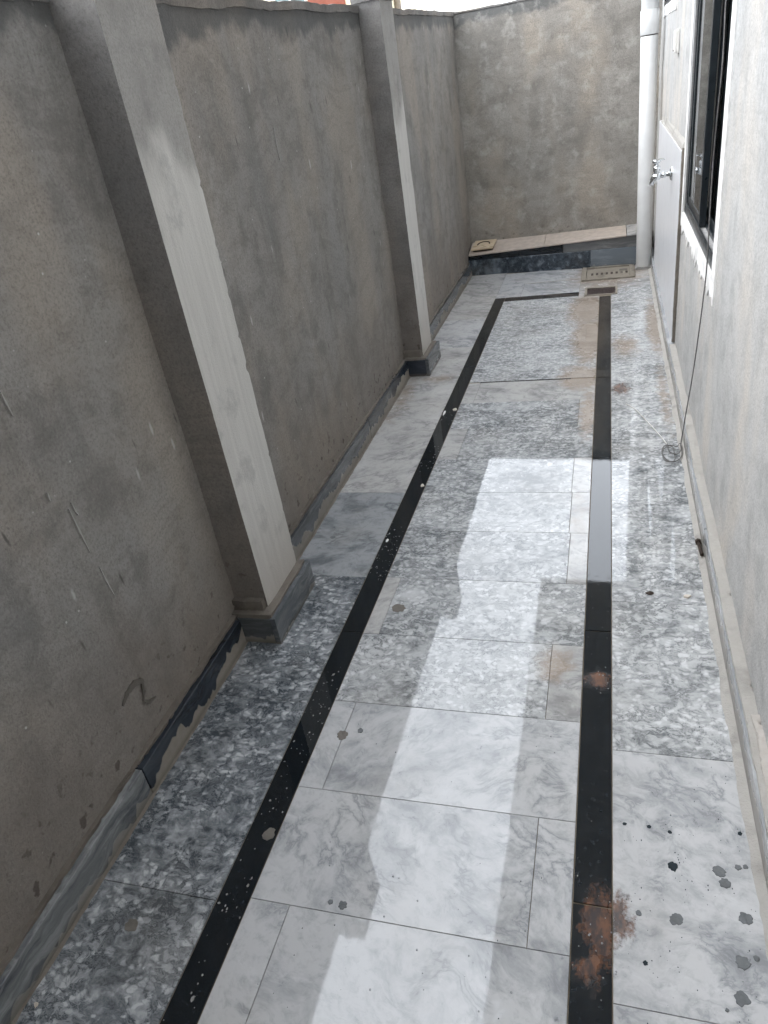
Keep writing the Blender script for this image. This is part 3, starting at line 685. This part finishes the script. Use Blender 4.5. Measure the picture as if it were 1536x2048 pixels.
# skirting with a rough mortar top
SKX = .3215
yy = -.8; i = 0
while yy < 6.1:
    L = (.60, .615, .59, .62)[i % 4]; j = random.uniform(-.0015, .0015)
    CH(box('skirting_tile', (SKX-.005+j, yy+.001, .0), (HX-.003, yy+L-.001, .082+random.uniform(-.004, .004)), SK_R, None, .0015)); yy += L; i += 1
CH(rough_box('mortar_fillet', (SKX-.001, -.8, .074), (HX+.004, 4.08, .090), MORTAR, None, .010, .0035, .006, 8, None, (), ('-z', '+x'), .03))
CH(rough_box('mortar_fillet', (SKX+.014, .6, .080), (HX+.003, 1.38, .099), PINKM, None, .007, .005, .006, 16, None, (), ('-z', '+x'), .03))
# marble panel behind the tap
pnl = CH(box('tap_panel', (.333, 4.135, .062), (HX-.0005, 6.02, 1.035), BACKSP, None, .002))
CH(rough_box('panel_mortar_edge', (.336, 4.118, .085), (HX+.001, 4.134, 1.05), BROWNM, None, .008, .002, .003, 14, None, (), ('+x',), .01))
CH(prism('panel_mortar_cap', [(.335, 4.12, 1.036), (.335, 5.9, 1.036), (HX, 5.9, 1.036), (HX, 4.12, 1.036)], [(.338, 4.14, 1.062), (.346, 5.85, 1.05), (HX+.001, 5.85, 1.08), (HX+.001, 4.14, 1.085)], MORTAR, None, .002))
# white painted surround of the window: brushed, its lower edge ragged
def surround(y0, y1, z0, z1, wf, wn, wb, rag, x, skipfar=False):
    bm = bmesh.new()
    def quadstrip(inner, outer):
        a = [bm.verts.new((x, *p)) for p in inner]; b = [bm.verts.new((x, *p)) for p in outer]
        for i in range(len(a)-1): bm.faces.new((a[i], a[i+1], b[i+1], b[i]))
    n = 40; zs = [z0-.0 + (z1-z0)*i/n for i in range(n+1)]
    quadstrip([(y0+.004, z) for z in zs], [(y0-wn*(1+.10*noise.noise(Vector((z*7, 1, 0)))), z) for z in zs])
    if not skipfar: quadstrip([(y1-.004, z) for z in zs], [(y1+wf*(1+.2*noise.noise(Vector((z*9, 5, 0)))), z) for z in zs])
    m = 90; ysx = [y0-wn+(y1-y0+wn+wf)*i/m for i in range(m+1)]
    quadstrip([(y, z0+.004) for y in ysx], [(y, z0-wb-rag*abs(noise.noise(Vector((y*13, 2, 0))))-rag*.6*max(0, noise.noise(Vector((y*47, 4, 0))))) for y in ysx])
    r = bmesh.ops.extrude_face_region(bm, geom=list(bm.faces))
    for v in r['geom']:
        if isinstance(v, bmesh.types.BMVert): v.co.x += .009
    return CH(fin(bm, 'painted_surround', WHITEP))
surround(WY0, WY1, WZ0, WZ1, .06, .085, .05, .06, HX-.0052)
surround(VY0, VY1, VZ0, VZ1, .04, .04, .05, .02, HX-.0052)
# sliding window
wn = box('window', (HX+.006, WY0+.002, WZ0+.002), (HX+.100, WY1-.002, WZ0+.032), ALU, None, .0015); CH(wn)
wroot = wn
def CW(o): o.parent = wroot; return o
CW(box('frame_jamb', (HX+.006, WY0+.002, WZ0+.033), (HX+.100, WY0+.036, WZ1-.002), ALU, None, .0015))
CW(box('frame_jamb', (HX+.010, WY1-.036, WZ0+.033), (HX+.100, WY1-.002, WZ1-.002), ALU, None, .0015))
CW(box('frame_head', (HX+.006, WY0+.037, WZ1-.034), (HX+.100, WY1-.037, WZ1-.002), ALU, None, .0015))
for k, (xa, xb) in enumerate(((.0065, .012), (.040, .048), (.078, .086))): CW(box('track_rail', (HX+xa, WY0+.037, WZ0+.0325), (HX+xb, WY1-.037, WZ0+.052), ALU, None, .001))
for xa, xb in ((.0125, .0395), (.0485, .0775)): CW(box('dusty_track', (HX+xa, WY0+.037, WZ0+.0325), (HX+xb, WY1-.037, WZ0+.038), DUSTY, None, .0005))
def sash(y0, y1, x0, x1):
    z0, z1 = WZ0+.040, WZ1-.036; s = .042
    CW(box('sash_stile', (HX+x0, y0, z0), (HX+x1, y0+s, z1), ALU, None, .002)); CW(box('sash_stile', (HX+x0, y1-s, z0), (HX+x1, y1, z1), ALU, None, .002))
    CW(box('sash_rail', (HX+x0+.001, y0+s+.0005, z0), (HX+x1-.001, y1-s-.0005, z0+.045), ALU, None, .002)); CW(box('sash_rail', (HX+x0+.001, y0+s+.0005, z1-.045), (HX+x1-.001, y1-s-.0005, z1), ALU, None, .002))
    CW(box('pane', (HX+x0+.004, y0+s, z0+.045), (HX+x0+.009, y1-s, z1-.045), GLASS, None, 0))
sash(3.46, WY1-.038, .013, .039); sash(WY0+.038, 3.51, .049, .077)
# small high window
vw = CH(box('high_window', (HX-.004, VY0+.002, VZ0+.002), (HX+.05, VY1-.002, VZ0+.03), ALU, None, .0015)); wroot = vw
CW(box('frame_jamb', (HX-.004, VY0+.002, VZ0+.031), (HX+.05, VY0+.03, VZ1-.002), ALU, None, .001)); CW(box('frame_jamb', (HX-.004, VY1-.03, VZ0+.031), (HX+.05, VY1-.002, VZ1-.002), ALU, None, .001))
CW(box('frame_head', (HX-.004, VY0+.031, VZ1-.03), (HX+.05, VY1-.031, VZ1-.002), ALU, None, .001)); CW(box('pane', (HX+.01, VY0+.03, VZ0+.03), (HX+.015, VY1-.03, VZ1-.03), GLASS, None, 0))

# ------------------------------------------------------------------ things fixed to or lying by the house
# junction box
jb = empty('switch_box', (HX, 4.85, 1.44)); tag(jb, 'small white plastic switch box on the wall above the tap', 'switch box')
child(box('back_plate', (HX-.012, 4.81, 1.437), (HX-.0015, 4.91, 1.548), PLASTIC, None, .002), jb)
child(box('cover', (HX-.026, 4.815, 1.442), (HX-.0125, 4.905, 1.543), PLASTIC, None, .004, 2), jb)
child(tube('screw', [(HX-.026, 4.86, 1.452), (HX-.029, 4.86, 1.452)], .004, IRON, None, 8), jb)
# downpipe
dp = empty('downpipe', (.262, 6.18, 0)); tag(dp, 'white plastic downpipe standing in the corner by the step', 'pipe')
px, py = .265, 6.17
def leanx(z): return px - .0065*(z)
def pipe_seg(name, z0, z1, r, n=28):
    return child(tube(name, [(leanx(z), py, z) for z in (z0, z0+.004, z1-.004, z1)], [r-.003, r, r, r-.003], PVC, None, n), dp)
pipe_seg('pipe_length', .018, 1.55, .0565); pipe_seg('pipe_socket', 1.556, 1.70, .0605); pipe_seg('pipe_length', 1.70, 4.6, .0565); pipe_seg('pipe_length', 4.603, 6.0, .0565)
child(tube('joint_gap', [(leanx(1.549), py, 1.549), (leanx(1.557), py, 1.557)], .053, IRON, None, 24), dp)
for z in (.62, 2.3, 4.2):
    child(box('wall_clip', (leanx(z)+.05, py-.012, z-.012), (HX+.001, py+.012, z+.012), PVC, None, .002), dp)
child(rough_box('mortar_collar', (px-.062, py-.06, -.001), (px+.062, py+.058, .019), CEMENT, None, .012, .003, .006, 10, None, (), ('-z',), .03), dp)
# tap
tp = empty('water_tap', (.333, 4.62, .87)); tag(tp, 'chrome water tap with lever handle on the marble panel', 'tap')
def CT(o): return child(o, tp)
ty = 4.62
CT(tube('flange', [(.3325, ty, .874), (.330, ty, .874), (.322, ty, .874), (.319, ty, .874)], [.036, .037, .030, .018], CHROME, None, 20))
CT(tube('shank', [(.325, ty, .874), (.300, ty, .874), (.297, ty, .874), (.288, ty, .873), (.270, ty, .871)], [.013, .013, .017, .017, .0125], CHROME, None, 14))
CT(tube('body', [(.273, ty, .871), (.262, ty, .870), (.250, ty, .866), (.240, ty, .860), (.232, ty, .850), (.228, ty, .838), (.227, ty, .824)], [.015, .021, .021, .018, .015, .012, .0125], CHROME, None, 16))
CT(tube('bonnet', [(.254, ty, .874), (.252, ty, .892), (.252, ty, .897), (.251, ty, .918), (.250, ty, .922)], [.016, .015, .019, .019, .010], CHROME, None, 16))
CT(tube('handle', [(.251, ty, .918), (.250, ty, .932), (.249, ty, .940), (.249, ty, .950), (.249, ty, .953)], [.009, .010, .022, .022, .016], CHROME, None, 14))
CT(prism('lever', [(.232, ty-.011, .943), (.292, ty-.008, .948), (.292, ty+.008, .948), (.232, ty+.011, .943)], [(.232, ty-.010, .956), (.290, ty-.007, .957), (.290, ty+.007, .957), (.232, ty+.010, .956)], CHROME, None, .003))
# wire hanging past the window to a coil on the floor
def smooth_pts(P, k=6):
    P = [Vector(p) for p in P]; out = []
    for i in range(len(P)-1):
        a, b, c, d = P[max(0, i-1)], P[i], P[i+1], P[min(len(P)-1, i+2)]
        for j in range(k):
            t = j/k; out.append(.5*((2*b)+(c-a)*t+(2*a-5*b+4*c-d)*t*t+(3*b-3*c+d-a)*t**3))
    return out + [P[-1]]
wp = [(.330, 2.88, 2.6), (.334, 2.872, 2.1), (.335, 2.866, 1.72), (.335, 2.863, 1.581), (.335, 2.845, 1.504), (.335, 2.832, 1.398), (.334, 2.858, 1.257), (.335, 2.88, 1.12), (.335, 2.864, .947), (.336, 2.857, .848), (.336, 2.852, .771), (.337, 2.894, .661), (.336, 2.958, .487), (.331, 3.005, .318), (.314, 2.99, .16), (.306, 3.0, .05), (.303, 2.995, .012)]
for k in range(0, 36):
    a = -.2 - k*.42; rr = .040 + .026*math.sin(k*.27+.8)
    wp.append((.262+rr*math.cos(a)*(.72), 2.955+rr*1.55*math.sin(a) - (.07 if 15 < k < 28 else 0), .006+.00035*k + .004*abs(math.sin(k*.9))))
wp += [(.25, 3.0, .008), (.252, 3.03, .006)]
wr = empty('hanging_wire', (.26, 2.95, 0)); tag(wr, 'thin dark wire hanging past the window into a loose coil on the floor', 'wire')
child(tube('wire_lead', smooth_pts(wp[:17], 6), .0025, RUBBER, None, 6), wr)
child(tube('wire_coil', smooth_pts(wp[16:], 3), .0021, RUBBER, None, 6), wr)
# stiff pale wire end lying on the paving
o = tube('wire_offcut', smooth_pts([(.252, 3.02, .005), (.215, 3.15, .006), (.17, 3.293, .005), (.135, 3.40, .005), (.105, 3.455, .006), (.089, 3.476, .005)], 4), .0017, PLASTIC, None, 6)
tag(o, 'short pale strand of wire lying straight beyond the coil', 'wire')
# iron bolt on the mortar line
bt = empty('bolt', (.305, 2.2, .01)); tag(bt, 'short rusty iron bolt lying against the house skirting', 'bolt')
child(tube('shank', [(.303, 2.235, .018), (.307, 2.165, .016)], .006, IRON, None, 8), bt)
child(tube('head', [(.302, 2.248, .018), (.303, 2.234, .018)], .0105, IRON, None, 6), bt)
# chips of plaster and a scrap on the black strip
def chip(x, y, r, h, mat, label, cat, name='plaster_chip', group=None, asp=1.):
    bm = bmesh.new(); n = 7; a0 = random.uniform(0, 6); lo, hi_ = [], []
    for k in range(n):
        t = a0+2*math.pi*k/n; rr = r*random.uniform(.6, 1.15)
        lo.append((x+rr*math.cos(t), y+rr*asp*math.sin(t), .0012)); hi_.append((x+rr*.8*math.cos(t), y+rr*.8*asp*math.sin(t), .0012+h*random.uniform(.6, 1.2)))
    bm.free(); o = prism(name, lo, hi_, mat, None, 0); return tag(o, label, cat, group)
chip(-.768, 3.485, .013, .004, CHIP, 'tan mortar crumb on the black strip nearer the end wall', 'mortar crumb', 'mortar_crumb', None, 1.8)
chip(-.766, 2.668, .010, .004, CHIP, 'curled tan mortar scrap on the black strip between pilasters', 'mortar crumb', 'mortar_crumb', None, 1.5)
chip(-.818, 3.45, .008, .003, WHITEP, 'narrow white paint flake at the edge of the black strip', 'paint flake', 'paint_flake', None, 5.)
chip(-.812, 2.235, .006, .002, WHITEP, 'white paint flake beside the splashed black strip near the pilaster', 'paint flake', 'paint_flake', None, 2.4)
chip(.245, 1.955, .013, .004, CHIP, 'pinkish plaster chip by the house skirting', 'plaster chip', 'plaster_chip', None, .8)
chip(.135, 1.965, .013, .002, IRON, 'flat rusty flake on the pale tile joint', 'rust flake', 'rust_flake', None, .9)
chip(-1.128+.02, .50, .006, .004, CHIP, 'tiny tan crumb against the banded skirting', 'mortar crumb', 'mortar_crumb')

# ------------------------------------------------------------------ neighbouring house and pole beyond the walls
nb = empty('neighbour_house', (-7.0, 17, -.12)); tag(nb, 'cream house with green glazed window and red-brown band beyond the long wall', 'house')
def CN(o): return child(o, nb)
def nbx(X): return X*17/14
NW = 17.0
CN(rough_box('wall', (-11.5, NW, -.119), (-4.83, NW+6, 6.4), CREAM, None, .8, .01, .0, .7))
CN(box('roof_slab', (-11.7, NW-.25, 6.41), (-4.7, NW+6.2, 6.6), CONC, None, .01))
CN(box('red_band', (nbx(-4.84), NW-.06, 3.05), (nbx(-4.2), NW-.001, 5.2), REDB, None, .01))
wx0, wx1 = nbx(-5.42), nbx(-4.86)
win = CN(box('window', (wx0-.06, NW-.05, 2.9), (wx1-.01, NW-.001, 2.98), CONC, None, .005))
for a, b in ((wx0, wx0+.30), (wx0+.34, wx1-.05)):
    o = box('pane', (a, NW-.03, 2.985), (b, NW-.002, 4.4), GREENG, None, .002); o.parent = win
    o = box('window_frame', (b+.002, NW-.045, 2.985), (b+.035, NW-.002, 4.4), PLASTIC, None, .002); o.parent = win
for a in (-10.6, -8.6):
    w2 = CN(box('window', (a-.06, NW-.05, 2.9), (a+1.26, NW-.001, 2.98), CONC, None, .005))
    o = box('pane', (a, NW-.03, 2.985), (a+1.2, NW-.002, 4.4), GREENG, None, .002); o.parent = w2
pl = tube('utility_pole', [(-4.75, 20, -.12), (-4.75, 20, 7.5)], [.09, .06], WOODP, None, 10); tag(pl, 'slim weathered pole rising beyond the wall beside the cream house', 'pole')
wt = empty('distant_building', (-4.3, 24, 0)); tag(wt, 'white roof structure far behind the end wall corner', 'building')
child(box('wall', (-4.95, 23.2, -.119), (-2.9, 25.2, 3.05), PLASTIC, None, .02), wt)
child(box('parapet', (-5.0, 23.1, 3.051), (-4.75, 25.3, 3.35), PLASTIC, None, .02), wt)
